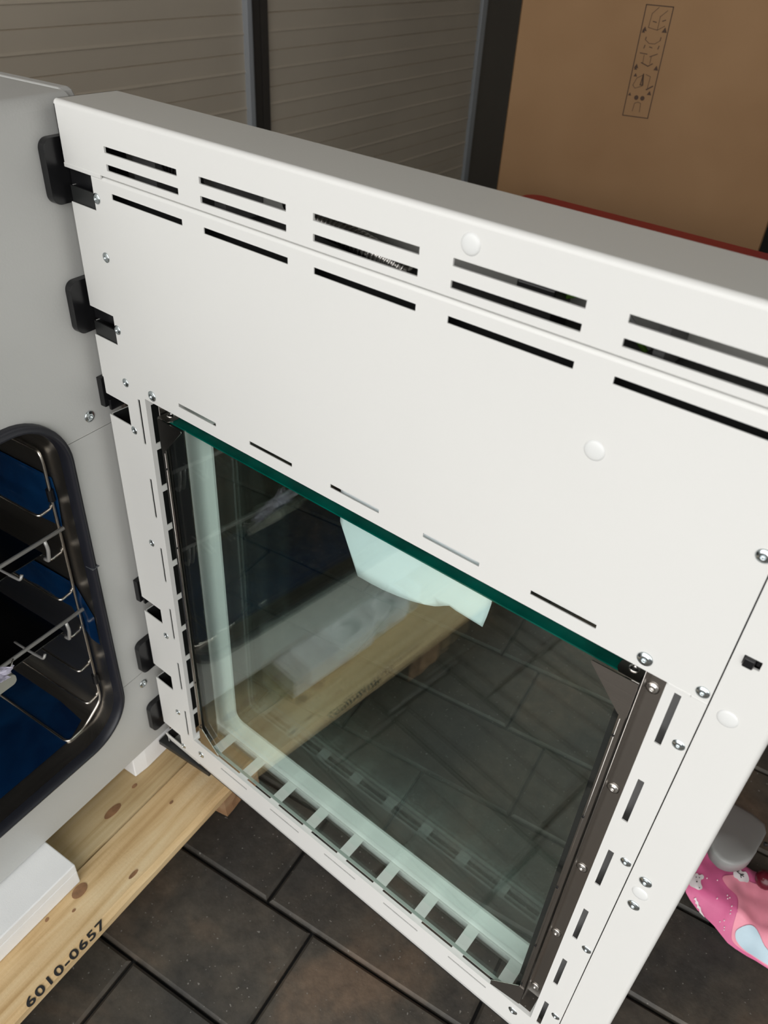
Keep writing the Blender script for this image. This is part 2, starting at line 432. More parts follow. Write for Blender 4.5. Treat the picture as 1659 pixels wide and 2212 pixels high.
mk('stepped_end', join(prism([[(-.16, -.76), (-.16, -.62), (.06, -.62), (.075, -.64), (.075, -.72), (.05, -.76)], hole(.03, -.68, .03, .035)], zf1 - .03, zf1 - .014, 'z'),
                       prism([[(-.16, -.76), (-.16, -.62), (.06, -.62), (.075, -.64), (.075, -.72), (.05, -.76)]], zf0, zf1 - .03, 'z')), FOAM, f1, zb=PZT, bev=.0025)
f2 = root('foam_pad', -.02, 0, PZT, OA); tag(f2, 'small white foam cushion under the chamber corner beside the door hinge', 'foam')
mk('cushion', prism([[(-.16, -.082), (-.006, -.082), (-.002, -.05), (-.004, .03), (-.16, .03)]], zf0 - .003, zf1, 'z'), FOAM, f2, zb=PZT, bev=.002)

# ================================================================== heating chamber (thing) with its open door
OB = -1.299
ov = root('test_chamber', -.02, 0, OB, OA)
tag(ov, 'grey-white laboratory heating chamber with its glazed door swung wide open, standing on foam and pallet', 'oven')
YR, YL = .038, -1.035
GO = rr(-.925, -.078, -1.166, -.411, .098, 10)     # gasket outline on the front face
bands = ((-1.297, -1.0726), (-1.0714, -.4882), (-.4872, -.016))
for zb0, zb1 in bands:
    for s0, s1 in ((YL, -.502), (-.502, YR)):
        mk('front_panel', prism([rect(s0, s1, zb0, zb1), GO], -.006, 0, 'x', keep=lambda c, a=zb0, b=zb1, l=s0, r=s1: a < c[1] < b and l < c[0] < r and not inside(c, GO)), CABM, ov, zb=OB)
arc = [(-.016 + .016 * math.sin(R(90 * k / 6)), -.016 + .016 * math.cos(R(90 * k / 6))) for k in range(7)]   # (x, z) rounded top bend
V, F = [], []
prof = [(-.80, 0)] + arc
for yy in (YL, YR):
    for p, q in prof: V.append((p, yy, q))
n = len(prof); F = [(i, i + 1, n + i + 1, n + i) for i in range(n - 1)]
mk('top_cover', (V, F), CABM, ov, zb=OB, smooth=True)
mk('side_panel', prism([[(-.80, -1.297), (-.012, -1.297), (-.012, -.012), (-.018, -.002), (-.026, .0015), (-.80, .0015)]], YR + .001, YR + .020, 'y'), CABM, ov, zb=OB, bev=.003)
mk('side_panel', prism([[(-.80, -1.297), (-.012, -1.297), (-.012, -.012), (-.026, .0015), (-.80, .0015)]], YL - .020, YL - .001, 'y'), CABM, ov, zb=OB, bev=.003)
mk('back_panel', box(-.806, -.80, YL, YR, OB, 0), CABM, ov, zb=OB)
mk('base_panel', box(-.80, -.006, YL, YR, OB, OB + .002), CABM, ov, zb=OB)
# chamber liner: rounded tube with back
LI = rr(-.914, -.0890, -1.1565, -.4205, .09, 10); LB = rr(-.9165, -.0855, -1.160, -.418, .055, 10)
V, F = [], []
rings = ((.0, LI), (-.012, LI), (-.07, LB), (-.70, LB))
for x, l in rings: V += [(x, u, v) for u, v in l]
n = len(LI)
for j in range(len(rings) - 1):
    for k in range(n): F.append((j * n + k, j * n + (k + 1) % n, (j + 1) * n + (k + 1) % n, (j + 1) * n + k))
F.append(tuple(3 * n + k for k in range(n)))
li = mk('chamber_liner', (V, F), LINER, ov, zb=OB, smooth=True)
for p in li.data.polygons:
    if len(p.vertices) > 4: p.use_smooth = False
# rubber gasket ring, double ridged
gcl = rr(-.918, -.0850, -1.159, -.418, .091, 12)
def ring(cl, prof):
    V, F = [], []; n = len(cl); m = len(prof)
    for i in range(n):
        a = Vector(cl[i - 1]); b = Vector(cl[(i + 1) % n]); t = (b - a).normalized(); nn = Vector((t.y, -t.x))
        for (d, h) in prof: q = Vector(cl[i]) + nn * d; V.append((h, q.x, q.y))
    for i in range(n):
        for k in range(m - 1): F.append((i * m + k, i * m + k + 1, ((i + 1) % n) * m + k + 1, ((i + 1) % n) * m + k))
    return V, F
mk('rubber_gasket', ring(gcl, [(.0072, -.004), (.0070, .008), (.0052, .0135), (.0025, .0118), (.0004, .0165), (-.003, .0172), (-.0052, .012), (-.0068, .007), (-.0072, -.004)]), RUBBER, ov, zb=OB, smooth=True)
mk('gasket_joint', box(.0, .0176, -.0925, -.0772, -.7305, -.7298), mat('grey_joint_line', (.12, .13, .14), .4), ov, zb=OB)
# shelf-support racks of bent wire
def sgn(y, side): return y if side > 0 else -1.0 - y + .0
RW = .0029
rails = [-.619 - .0956 * k for k in range(6)]
for side in (1, -1):
    q = (lambda y: y) if side > 0 else (lambda y: -.9995 - y)
    parts = [tube(rnd_path([(-.66, q(-.094), -.513), (-.055, q(-.094), -.511), (-.05, q(-.094), -.53), (-.05, q(-.094), -1.118), (-.05, q(-.144), -1.1568), (-.048, q(-.183), -1.1568), (-.056, q(-.188), -1.1568), (-.66, q(-.188), -1.1568)], .016), RW),
             tube([(-.64, q(-.094), -.513), (-.64, q(-.094), -1.15)], RW)]
    mk('shelf_rack', join(*parts), WIRE, ov, zb=OB, smooth=True)
    for z in rails:
        mk('rack_rail', tube(rnd_path([(-.05, q(-.0965), z + .006), (-.048, q(-.102), z), (-.046, q(-.126), z - .001), (-.06, q(-.128), z), (-.66, q(-.128), z)], .012, 5), RW * .93), WIRE, ov, zb=OB, smooth=True)
    for z in (-.596, -1.054):
        mk('rack_clip', tube([(-.05, q(-.094), z + .0115), (-.05, q(-.094), z - .0115)], .0066, 10), BLACK, ov, zb=OB)
# blue protective film left on the walls and floor
def filmsheet(loop, mp, amp, nx=16, seed=0):
    xs = [p[0] for p in loop]; ys = [p[1] for p in loop]; pts = []
    for i in range(1, nx):
        for j in range(1, nx):
            p = (min(xs) + (max(xs) - min(xs)) * i / nx, min(ys) + (max(ys) - min(ys)) * j / nx)
            if inside(p, loop): pts.append(p)
    vs, ts = tri([loop], pts)
    return [mp(u, v, amp * (noise.noise(Vector((u * 16, v * 16, seed))) + .6)) for u, v in vs], ts
wallmap = lambda u, v, h: (u, -.0870 - max(h, 0), v)
mk('protective_film', filmsheet([(-.66, -.56), (-.045, -.562), (-.04, -.60), (-.045, -.665), (-.12, -.668), (-.66, -.668)], wallmap, .006), FILM, ov, zb=OB, smooth=True)
mk('protective_film', filmsheet([(-.66, -.80), (-.05, -.80), (-.012, -.862), (-.016, -.94), (-.04, -.937), (-.075, -.87), (-.66, -.87)], wallmap, .004, seed=3), FILM, ov, zb=OB, smooth=True)
mk('protective_film', filmsheet([(-.66, -.12), (-.16, -.125), (-.07, -.135), (-.050, -.18), (-.047, -.88), (-.66, -.88)], lambda u, v, h: (u, v, -1.1588 + max(h, 0)), .0016, seed=6), FILM, ov, zb=OB, smooth=True)
# mounting screws of the cabinet
SCP = [(.30, .10), (.36, .30), (.40, .36), (.62, .33), (.80, .16), (1.0, .12), (1.0, .0), (.9, -.05)]
def scr_mesh(r, m, star=True):
    o = mk('screw', lathe([(a * r, b * r) for a, b in SCP], 24, star={0, 1, 2} if star else None), m, smooth=True)
    return o
s_small = scr_mesh(.0070, ZINC); s_big = scr_mesh(.0083, ZINC); s_inox = scr_mesh(.0066, INOX); s_cab = scr_mesh(.0095, ZINC)
for y, z in ((-.027, -.458), (-.022, -1.104)): place(s_cab, ov, .0005, y, z, OB, 1, (0, 0, R(90)))
for y, z in ((-.975, -.458), (-.975, -1.104)): place(s_cab, ov, .0005, y, z, OB, 1, (0, 0, R(90)))
# hinge plates and arms
for z0, z1 in ((-.130, -.046), (-.3165, -.2365), (-1.066, -.983), (-1.2545, -1.171)):
    mk('hinge_plate', prism([rr(-.027, .036, z0, z1, .014, 8)], .0005, .0125, 'x'), BLACK, ov, zb=OB, bev=.0015)
    zc = (z0 + z1) / 2
    mk('hinge_arm', box(.013, .075, .006, .034, zc - .022, zc + .018), BLACK, ov, zb=OB, bev=.002)
for z0, z1 in ((-.449, -.398), (-.880, -.828)):
    mk('hinge_plate', join(box(.0005, .012, -.002, .034, z0, z1), box(.0125, .018, .004, .034, z0 - .006, z0 + .012)), BLACK, ov, zb=OB, bev=.001)
    mk('hinge_arm', box(.012, .085, .012, .030, z1 - .036, z1 - .014), DARKPL, ov, zb=OB, bev=.001)
mk('hinge_arm', box(.000, .150, -.010, .03, -1.3225, -1.3105), DARKPL, ov, zb=OB, bev=.001)

# ---------------------------------------------------------------- the door (part of the chamber)
dl = Vector((.02 * math.cos(OA), -.02 * math.sin(OA), 0))
L, T, B = 0.0, 0.0, -1.308
FX0, FX1, FZ0, FZ1 = .1013, .9268, -1.2115, -.350
NOT = ((-.081, -.126), (-.274, -.319), (-.4195, -.4575), (-.859, -.8965), (-1.047, -1.089), (-1.236, -1.2735))
def left_outline(x0, x1, z0, z1, notches):
    o = [(x1, z0), (x1, z1), (x0, z1)]
    for a, b in notches:
        if z0 < b < z1:
            if a >= z1 - .004: o = [(x1, z0), (x1, z1), (.0548, z1), (.0548, b), (x0, b)]
            else: o += [(x0, a), (.0548, a), (.0548, b), (x0, b)]
    o.append((x0, z0)); return o
Vz = [(-.3983 - .1463 * k, -.4783 - .1463 * k) for k in range(6)]
Qx = [(.1833 + .1453 * k, .262 + .1453 * k) for k in range(5)]
Sx = [(.0945 + .17525 * k, .2310 + .17525 * k) for k in range(5)]
holes = [rect(FX0, FX1, FZ0, FZ1)] + [rect(.0822, .0876, b, a) for a, b in Vz] + [rect(.9370, .9444, b, a) for a, b in Vz] + [rect(a, b, -1.2355, -1.2312) for a, b in Qx]
door = mk('door', prism([left_outline(L, .969, -1.2785, -.338, NOT[2:])] + holes, -.0002, .0014, 'y'), WHITE, ov, loc=tuple(dl), rz=-OA, zb=OB)
door['label'] = 'open door with white slotted inner sheet metal and insulated glass window'
D = lambda name, vf, m, **k: mk(name, vf, m, door, zb=OB, **k)
D('bottom_lip', extr([(.0003, -1.277), (.0004, -1.2775), (.007, -1.306), (.012, -1.308), (.09, -1.308)], .0, 1.0300, 'x') if False else
  extr([(-.0002, -1.2785), (.0062, -1.304), (.0075, -1.3065), (.010, -1.308), (.030, -1.308), (.030, -1.3065), (.011, -1.3065), (.0045, -1.2785)], 0, .969, 'x'), WHITE)
D('cover_panel', prism([left_outline(L, .969, -.3893, -.0838, NOT[:2])] + [rect(a, b, -.1035, -.096) for a, b in Sx] + [rect(a, b, -.3709, -.3649) for a, b in Qx], -.0016, -.0003, 'y'), WHITE)
ar = [(.0027 - .0045 * math.cos(R(90 * k / 5)), -.0838 + .0045 * math.sin(R(90 * k / 5))) for k in range(6)]
D('panel_bend', extr(ar + [(.02, -.0793)], .0548, .969, 'x'), WHITE, smooth=True)
# right stile with rounded outer edge
st_a = [(.9704, .02), (.9704, .0), (1.0235, .0)] + [(1.0235 + .007 * math.sin(R(90 * k / 5)), .007 - .007 * math.cos(R(90 * k / 5))) for k in range(1, 6)] + [(1.0305, .096)]
def stile():
    cl = rect(.9796, .9960, -.3215, -.3105)
    a = prism([rect(.9704, 1.0235, B, -.0785), cl], -.0016, .001, 'y')
    e = [(1.0235 + .0070 * math.sin(R(90 * k / 6)), .0054 - .0070 * math.cos(R(90 * k / 6))) for k in range(7)] + [(1.0305, .090)]
    return a, extr(e, B, -.0785, 'z')
sa_, sb_ = stile()
D('edge_stile', sa_, WHITE); D('stile_edge', sb_, WHITE, smooth=True)
D('latch_clip', join(box(.9806, .9905, -.0055, .012, -.3218, -.3108), box(.9905, .9953, .002, .014, -.3205, -.3112)), BLACK, bev=.0012)
# top cover: front, rounded edge, top, rear fold
D('top_cover', prism([rect(0, 1.0305, -.0762, -.006)] + [rect(a, b, -.0468, -.0391) for a, b in Sx] + [rect(a, b, -.068, -.0602) for a, b in Sx], -.0030, -.0005, 'y'), SHELL if False else WHITE)
e = [(.003 - .006 * math.cos(R(90 * k / 7)), -.006 + .006 * math.sin(R(90 * k / 7))) for k in range(8)] + [(.092, 0), (.096, -.003), (.096, -.03)]
D('cover_edge', extr(e[:8], 0, 1.0305, 'x'), WHITE, smooth=True)
D('cover_top', extr(e[7:], 0, 1.0305, 'x'), SHELL)
D('cover_end', prism([[(-.003, -.006), (-.001, -.0015), (.003, 0), (.092, 0), (.096, -.003), (.096, -.078), (-.003, -.078)]], .0, .0015, 'x'), WHITE)
D('cover_hem', extr([(-.0030, -.0762), (-.0022, -.0772), (.001, -.0775), (.02, -.0775)], .0548, 1.0305, 'x'), WHITE)
D('cover_tab', box(.0, .078, -.0036, -.0005, -.0812, -.0755), WHITE, bev=.0008)
# outer skin with window opening, side walls
WH = rr(.112, .920, -1.20, -.38, .03, 6)
D('outer_skin', prism([rect(0, 1.0305, B, -.012), WH], .0915, .0958, 'y'), SHELL)
BZ = rr(.1685, .890, -1.143, -.425, .022, 8)
D('window_bezel', prism([rect(FX0 - .02, FX1 + .02, -1.235, -.352), BZ], .062, .066, 'y'), mat('bright_white_bezel', (.86, .87, .85), .45))
sidewall = [(.0035, B)] 
lo = [(.004, B), (.0915, B), (.0915, -.004), (.004, -.004)]
for a, b in NOT:
    bb = b if a < -.4 else a - .024
    lo += [(.004, a), (.05, a), (.05, bb), (.004, bb)]
D('slot_shade_sheet', box(.104, .926, .0042, .0056, -1.30, -1.2165), DARKPL)  # dark sheet behind the bottom slots, standing in for the shade inside
D('side_wall', prism([lo], 0, .002, 'x'), WHITE); D('side_wall_shade', prism([lo], .0022, .004, 'x'), DARKPL)  # second sheet: dark colour stands in for shade on the wall's inner face
for a, b in NOT[:2]: D('notch_plate', box(.0, .060, .0008, .0032, b - .010, a - .024), DARKPL)
# window reveal with ventilation cut-outs
hz = [(-.405 - .0812 * k, -.4745 - .0812 * k) for k in range(9)] + [(-1.136, -1.199)]
lw = prism([rect(.0014, .062, FZ0, FZ1)] + [rect(.0085, .054, b, a) for a, b in hz], FX0 - .002, FX0, 'x')
rw = prism([rect(.0014, .062, FZ0, FZ1)] + [rect(.0085, .054, b, a) for a, b in hz], FX1, FX1 + .002, 'x')
hx = [(.168 + .0885 * k, .234 + .0885 * k) for k in range(8)]
bh = [rect(a, b, .0065, .058) for a, b in [(.106, .1455)] + hx + [(.877, .922)]]
bw = prism([rect(FX0, FX1, .0014, .062)] + bh, FZ0 - .002, FZ0, 'z')
for q_ in (lw, rw, bw): D('window_reveal', q_, WHITE)
for q_ in (box(.058, .062, .012, .09, -1.24, -.10), box(.974, .978, .012, .09, -1.24, -.10)): D('cavity_shade_sheet', q_, DARKIN)  # black sheets that paint the cavity shade behind slots and cut-outs
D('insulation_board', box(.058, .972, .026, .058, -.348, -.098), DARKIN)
D('stile_liner', box(.93, .966, .026, .030, -1.25, -.36), mat('galvanised_stile_sheet', (.42, .42, .42), .45, .3, var=.2, vscale=10))
D('panel_tab', box(.9280, .9520, -.0022, -.0004, -.3925, -.3885), WHITE, bev=.0006)
D('panel_tab', box(.9525, .9690, -.0020, -.0006, -.3912, -.3889), WHITE, bev=.0004)
# window pack: two panes in a steel frame
PX0, PX1, PZ0, PZ1 = .1385, .8945, -1.190, -.4115
D('glass_pane', box(PX0, PX1, .0015, .0070, PZ0, PZ1), GLASS); D('glass_pane', box(PX0, PX1, .0300, .0350, PZ0, PZ1), GLASS)
D('outer_glass', box(.105, .925, .0835, .0880, -1.21, -.37), GLASS)
D('glass_edge', box(PX0, PX1, .0012, .0375, PZ1 + .0002, PZ1 + .0022), GREENE)
D('pane_edge', box(PX0, PX1, .0012, .0072, PZ0 - .0014, PZ0 - .0002), mat('pale_green_glass_edge', (.34, .38, .35), .25))
D('pane_spacer', box(PX0, PX0 + .007, .0075, .0295, PZ0, PZ1), BLACK); D('pane_spacer', box(.8855, PX1, .0075, .0295, PZ0, PZ1), BLACK)
for s in (0, 1):
    q = (lambda x: 1.0330 - x) if s else (lambda x: x)
    f_ = lambda l: [(q(x), z) for x, z in l]
    def pb(x0, x1, y0, y1, z0, z1): return box(min(q(x0), q(x1)), max(q(x0), q(x1)), y0, y1, z0, z1)
    D('frame_profile', join(pb(.1302, .1390, -.0020, .0000, PZ0, PZ1 + .0015), pb(.1302, .1315, -.0020, .0200, PZ0, PZ1), pb(.1275, .1290, .0035, .0200, PZ0 + .006, -.36), pb(.1285, .1395, .0352, .0370, PZ0, PZ1)), STEEL, bev=.0005)
    D('frame_flange', join(pb(.1066 if s else .115, .1280, .0195, .0215, PZ0 + .012, -.355), pb(.1066 if s else .115, .1080 if s else .116, .014, .0200, PZ0 + .012, -.355)), STEEL)
    D('corner_gusset', prism([f_([(.1302, PZ1 + .001), (.1830, PZ1 - .0006), (.1840, PZ1 - .003), (.1400, -.4648), (.1302, -.4648)])], -.0034, -.0022, 'y'), STEEL)
    D('corner_gusset', prism([f_([(.1302, PZ0 - .002), (.1840, PZ0 - .012 if s else PZ0 - .002), (.1845, PZ0 + .001), (.1400, -1.1400), (.1302, -1.1400)])], -.0034, -.0022, 'y'), STEEL)
    lo = f_([(.1315, -.003), (.154, -.003), (.158, .004), (.158, .014), (.154, .020), (.1315, .020)])
    D('glint_bead', tube([(q(.1362), -.0022, PZ0 + .004), (q(.1362), -.0022, PZ1 - .06)], .0004, 6), STEEL, smooth=True)  # fine steel tube added to draw a glint line along the profile
    D('glint_bead', tube([(q(.1288), .0030, PZ0 + .006), (q(.1288), .0030, -.392)], .0004, 6), STEEL, smooth=True)  # another added tube, for the glint line next to the flange
    D('corner_tab', prism([lo], PZ1 + .0024, PZ1 + .0036, 'z'), STEEL)
    place(s_inox, door, q(.1425), .0125, PZ1 + .0038, OB, .9, (R(-90), 0, 0))
    for z in (-.4272, -.6081, -.789, -.9711, -1.1526): place(s_inox, door, q(.1200), .0192, z, OB, 1.15)
    for z in (-.50, -.66, -.83, -1.0, -1.13):
        mk('rivet', tube([(q(.1370), -.0036, z), (q(.1370), -.0018, z)], .0016, 8), DARKSTEEL, door, zb=OB)
# screws and blind caps on the inner face
for x, z in ((.0608, -.1091), (.0612, -.187), (.0612, -.2928), (.0608, -.3783), (.0612, -.4628), (.0608, -.6932), (.0605, -.9247), (.060, -1.154), (.0612, -1.2674),
             (.9603, -.2037), (.9607, -.3776), (.9602, -.4628), (.9604, -.6929), (.9608, -.9222), (.9598, -1.1488)):
    place(s_small, door, x, -.0018 if z > -.39 else .0002, z, OB)
for x, z in ((.1233, -.377), (.8995, -.3748), (.1218, -1.2438), (.8973, -1.2344)): place(s_big, door, x, -.0018 if z > -.39 else .0002, z, OB)
for x, z in ((.9894, -.7021), (.9889, -.7589)): place(s_big, door, x, -.0017, z, OB, .95)
cap = mk('blind_cap', lathe([(.001, .0022), (.0045, .0021), (.0082, .0016), (.0100, .0008), (.0106, .0)], 28), CAPM, smooth=True)
for x, z in ((.637, -.0225), (.7947, -.1723), (.9903, -.3938), (.9896, -.7294)): place(cap, door, x, -.0031 if z > -.07 else -.0017, z, OB)
for p in (s_small, s_big, s_inox, s_cab, cap): bpy.data.objects.remove(p)
# things inside the hollow top: conduit, wires, a switch box, brackets
def conduit(path, r):
    P = [Vector(p) for p in path]; out = []; tot = 0
    for i in range(len(P) - 1):
        seg = P[i + 1] - P[i]; n = max(2, int(seg.length / .0052))
        for k in range(n):
            c = P[i] + seg * (k / n); t = seg.normalized(); a = t.orthogonal().normalized(); b = t.cross(a)
            out.append(tube([tuple(c + (a * math.cos(2 * math.pi * j / 12) + b * math.sin(2 * math.pi * j / 12)) * r) for j in range(12)], .0017, 5, True))
    out.append(tube(path, r * .93, 10)); return join(*out)
D('corrugated_conduit', conduit([(.36, .055, -.055), (.40, .05, -.068), (.44, .05, -.072), (.485, .05, -.082), (.53, .055, -.094)], .013), INOX, smooth=True)
D('corrugated_conduit', conduit([(.14, .06, -.058), (.17, .06, -.066), (.19, .06, -.080)], .012), DARKSTEEL, smooth=True)
D('switch_box', box(.675, .715, .022, .060, -.098, -.05), BLACK, bev=.002)
for q_ in (box(.09, .135, .04, .09, -.098, -.03), box(.255, .275, .03, .09, -.098, -.02), box(.812, .822, .03, .085, -.098, -.03)): D('bracket_plate', q_, GREYIN)
for k, (m_, y) in enumerate(((mat('green_yellow_wire', (.10, .22, .03), .4), .05), (mat('white_wire', (.6, .6, .6), .4), .058))):
    D('wire', tube(rnd_path([(.70, y, -.07), (.73, y, -.055), (.76, y + .01, -.062), (.80, y, -.09)], .02), .0028, 8), m_, smooth=True)
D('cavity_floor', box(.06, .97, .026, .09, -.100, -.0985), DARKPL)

# ================================================================== wire-fronted shelves (things)
def shelf(zf, label):
    r = root('chamber_shelf', -.02, 0, zf - .058, OA); tag(r, label, 'shelf', None); zb = zf - .058
    zt = zf - .0545
    mk('front_bar', tube([(-.028, -.099, zf), (-.028, -.9005, zf)], .0037, 10), BARM, r, zb=zb, smooth=True)
    for y in (-.139, -.8605):
        d = -1 if y > -.5 else 1
        mk('stop_hook', tube(rnd_path([(-.028, y, zf - .001), (-.026, y - d * .002, zf - .02), (-.034, y - d * .003, zt + .003), (-.045, y - d * .003, zt + .0025)], .008), .0033, 8), BARM, r, zb=zb, smooth=True)
        mk('side_wire', tube(rnd_path([(-.034, y + d * .05, zt + .010), (-.034, y + d * .055, zt + .001), (-.075, y + d * .058, zt + .001), (-.11, y + d * .058, zt + .0005)], .008), .0026, 8), BARM, r, zb=zb, smooth=True)
    mk('shelf_plate', box(-.66, -.06, -.872, -.128, zt - .0004, zt + .0016), SHELFM, r, zb=zb)
    return r
shelf(-.653, 'upper steel shelf with round front bar inside the open chamber')
shelf(-.8437, 'lower steel shelf with round front bar and bag hanging from it inside the chamber')
# hanging grey tag and plastic bag at the lower shelf
hb = root('handle_bar', -.02, 0, -.90, OA); tag(hb, 'grey rounded handle hanging by a thin wire under the lower shelf', 'handle')
def slab():
    return prism([rr(-.36, -.266, -.869, -.846, .009, 6)], -.012, -.002, 'x')
mk('grip', slab(), mat('grey_lacquered_plate', (.30, .30, .26), .35), hb, zb=-.90, bev=.003)
mk('hanger_wire', tube([(-.008, -.287, -.855), (-.018, -.262, -.846), (-.0245, -.250, -.840)], .0014, 6), INOX, hb, zb=-.90, smooth=True)
pb_ = root('plastic_bag', -.02, 0, -.90, OA); tag(pb_, 'crumpled clear plastic bag tucked at the left end of the lower shelf bar', 'bag')
V, F = [], []; n = 14
for i in range(n + 1):
    for j in range(n + 1):
        u = i / n; v = j / n
        yy = -.270 - .085 * u + .004 * math.sin(v * 7) - .012 * v; zz = -.797 - .040 * v - .018 * (1 - u) * (1 - v) + .02 * u
        xx = -.002 + .012 * noise.noise(Vector((u * 5, v * 5, 3.1))) + .006 * noise.noise(Vector((u * 13, v * 13, 1.1)))
        V.append((xx + .010, yy, zz))
for i in range(n):
    for j in range(n): F.append((i * (n + 1) + j, (i + 1) * (n + 1) + j, (i + 1) * (n + 1) + j + 1, i * (n + 1) + j + 1))
mk('bag_film', (V, F), BAGP, pb_, zb=-.90)

# ================================================================== paper sheet inside the door
pr = root('paper_sheet', 0, 0, -.54); tag(pr, 'white folded paper sheet slipped behind the door glass under the cover panel', 'paper')
loop = [(.453, -.385), (.4535, -.462), (.489, -.541), (.512, -.541), (.536, -.5395), (.560, -.5355), (.584, -.530), (.604, -.523), (.621, -.515), (.634, -.506), (.641, -.5025), (.652, -.503), (.694, -.5035), (.6975, -.482), (.700, -.461), (.702, -.385), (.655, -.385)]
def ppt(u, v):
    cr = (u - .645) + (v + .50) * -.35
    return (u, .0445 + .006 * max(0, 1 - abs(cr) / .012) * .5 + .003 * math.sin(u * 30) * (v + .385), v)
pts = [(.46 + .012 * i, -.39 - .012 * j) for i in range(20) for j in range(12) if inside((.46 + .012 * i, -.39 - .012 * j), loop)]
vs, ts = tri([loop], pts)
po_ = mk('sheet', ([ppt(u, v) for u, v in vs], ts), PAPER, pr, zb=-.54, smooth=True)
sd = po_.modifiers.new('thickness', 'SOLIDIFY'); sd.thickness = .0004

# ================================================================== cardboard box behind
BA = R(16.5)
cb = root('cardboard_box', -.219, 1.5, FZ, BA)
tag(cb, 'tall brown cardboard box with printed pictogram strip standing behind the open door', 'box')
BW, BD, BH = .7465, .62, 2.15
mk('carton', join(box(0, BW, 0, .008, 0, BH), box(0, .008, 0, BD, 0, BH), box(BW - .008, BW, 0, BD, 0, BH), box(0, BW, BD - .008, BD, 0, BH), box(0, BW, 0, BD, 0, .008)), CARD, cb, bev=.006)
for x0, x1 in ((0, BW), ): mk('flap', join(box(.004, BW - .004, .004, BD / 2 - .002, BH, BH + .008), box(.004, BW - .004, BD / 2 + .002, BD - .004, BH, BH + .008)), CARD, cb)
# pictogram strip: frame and simple outlines, printed flat on the face
px0, px1, pz0, pz1 = .3125, .3775, 1.357, 1.604
def pline(pts, wd):
    out = []
    for (a, b) in zip(pts[:-1], pts[1:]):
        A = Vector(a); Bv = Vector(b); t = (Bv - A).normalized() * wd / 2; nn = Vector((-t.y, t.x))
        q = [A - t - nn, Bv + t - nn, Bv + t + nn, A - t + nn]
        out.append(([(p.x, -.0006, p.y) for p in q], [(0, 1, 2, 3)]))
    return join(*out)
def U(x, y): return (px0 + x * (px1 - px0), pz1 - y * (pz1 - pz0))
def pl_u(*pts, w=.0012): return pline([U(*p) for p in pts], w)
mk('pictogram_frame', pline([(px0, pz0), (px1, pz0), (px1, pz1), (px0, pz1), (px0, pz0)], .0022), CARDINK, cb)
def flat(loop): return [(p[0], -.0006, p[1]) for p in loop], [tuple(range(len(loop)))]
def ell(cx, cy, r, n=14):
    c = U(cx, cy); return flat([(c[0] + r * math.cos(2 * math.pi * k / n), c[1] + r * math.sin(2 * math.pi * k / n)) for k in range(n)])
def trg(cx, cy, r):
    c = U(cx, cy); return flat([(c[0] - r, c[1] - r * .8), (c[0] + r, c[1] - r * .8), (c[0], c[1] + r)])
mk('pictogram', join(pl_u((.48, .015), (.28, .07), (.25, .19)), pl_u((.82, .035), (.60, .09), (.60, .205), (.84, .165)), pl_u((.25, .19), (.60, .205)), pl_u((.38, .135), (.50, .14), w=.002), pl_u((.72, .125), (.82, .115), w=.002),
    trg(.13, .205, .0055), trg(.10, .225, .004), trg(.87, .20, .0065),
    pl_u((.25, .275), (.24, .295), w=.002), pl_u((.80, .265), (.79, .29), w=.002), pl_u((.26, .30), (.40, .325), (.62, .325), (.78, .295)), pl_u((.27, .345), (.25, .37), w=.002), pl_u((.80, .34), (.78, .365), w=.002), pl_u((.45, .355), (.55, .36), w=.0018),
    pl_u((.15, .415), (.42, .42), w=.0018), pl_u((.55, .44), (.80, .41), w=.0018), pl_u((.32, .43), (.33, .505)), pl_u((.60, .44), (.60, .50)), pl_u((.28, .50), (.55, .525), (.70, .50), w=.0022),
    trg(.12, .535, .0055), trg(.11, .555, .004), trg(.88, .535, .006),
    trg(.16, .615, .0045), pl_u((.46, .60), (.42, .70), (.52, .70), (.46, .60), w=.0025), pl_u((.14, .71), (.24, .735), (.50, .71), (.44, .61), (.24, .64), (.14, .71)), pl_u((.55, .60), (.74, .615), (.72, .72)), pl_u((.70, .735), (.90, .70), w=.003),
    trg(.10, .795, .004), trg(.84, .765, .0055), ell(.38, .82, .0055), ell(.62, .82, .0055),
    pl_u((.34, .95), (.36, .875), (.48, .86), (.60, .87), (.62, .95))), CARDINK, cb)

# ================================================================== red tool cabinet behind the door
tc = root('tool_cabinet', 0, 0, FZ); tag(tc, 'red steel tool cabinet standing between the open door and the cardboard box', 'cabinet')
RT = -.379; c0, c1, d0, d1 = -.06, .92, 1.235, 1.415
mk('body', prism([rr(c0 + .008, c1 - .008, d0 + .008, d1 - .008, .03, 5)], FZ + .10, RT - .03, 'z'), RED, tc, zb=FZ)
mk('lid', prism([rr(c0, c1, d0, d1, .045, 7)], RT - .03, RT, 'z'), RED, tc, zb=FZ, bev=.008)
for k in range(5):
    z1 = RT - .06 - k * .19
    dr = mk('drawer', box(c0 + .06, c1 - .06, d0 - .004, d0 + .012, z1 - .175, z1), RED, tc, zb=FZ, bev=.004)
    mk('drawer_pull', box(c0 + .2, c1 - .2, d0 - .016, d0 - .003, z1 - .035, z1 - .015), DARKSTEEL, dr, zb=FZ, bev=.003)
for x in (c0 + .08, c1 - .08):
    for y in (d0 + .04, d1 - .04):
        mk('caster', join(tube([(x - .012, y, FZ + .037), (x + .012, y, FZ + .037)], .036, 16), box(x - .018, x + .018, y - .02, y + .02, FZ + .072, FZ + .102)), BLACK, tc, zb=FZ)

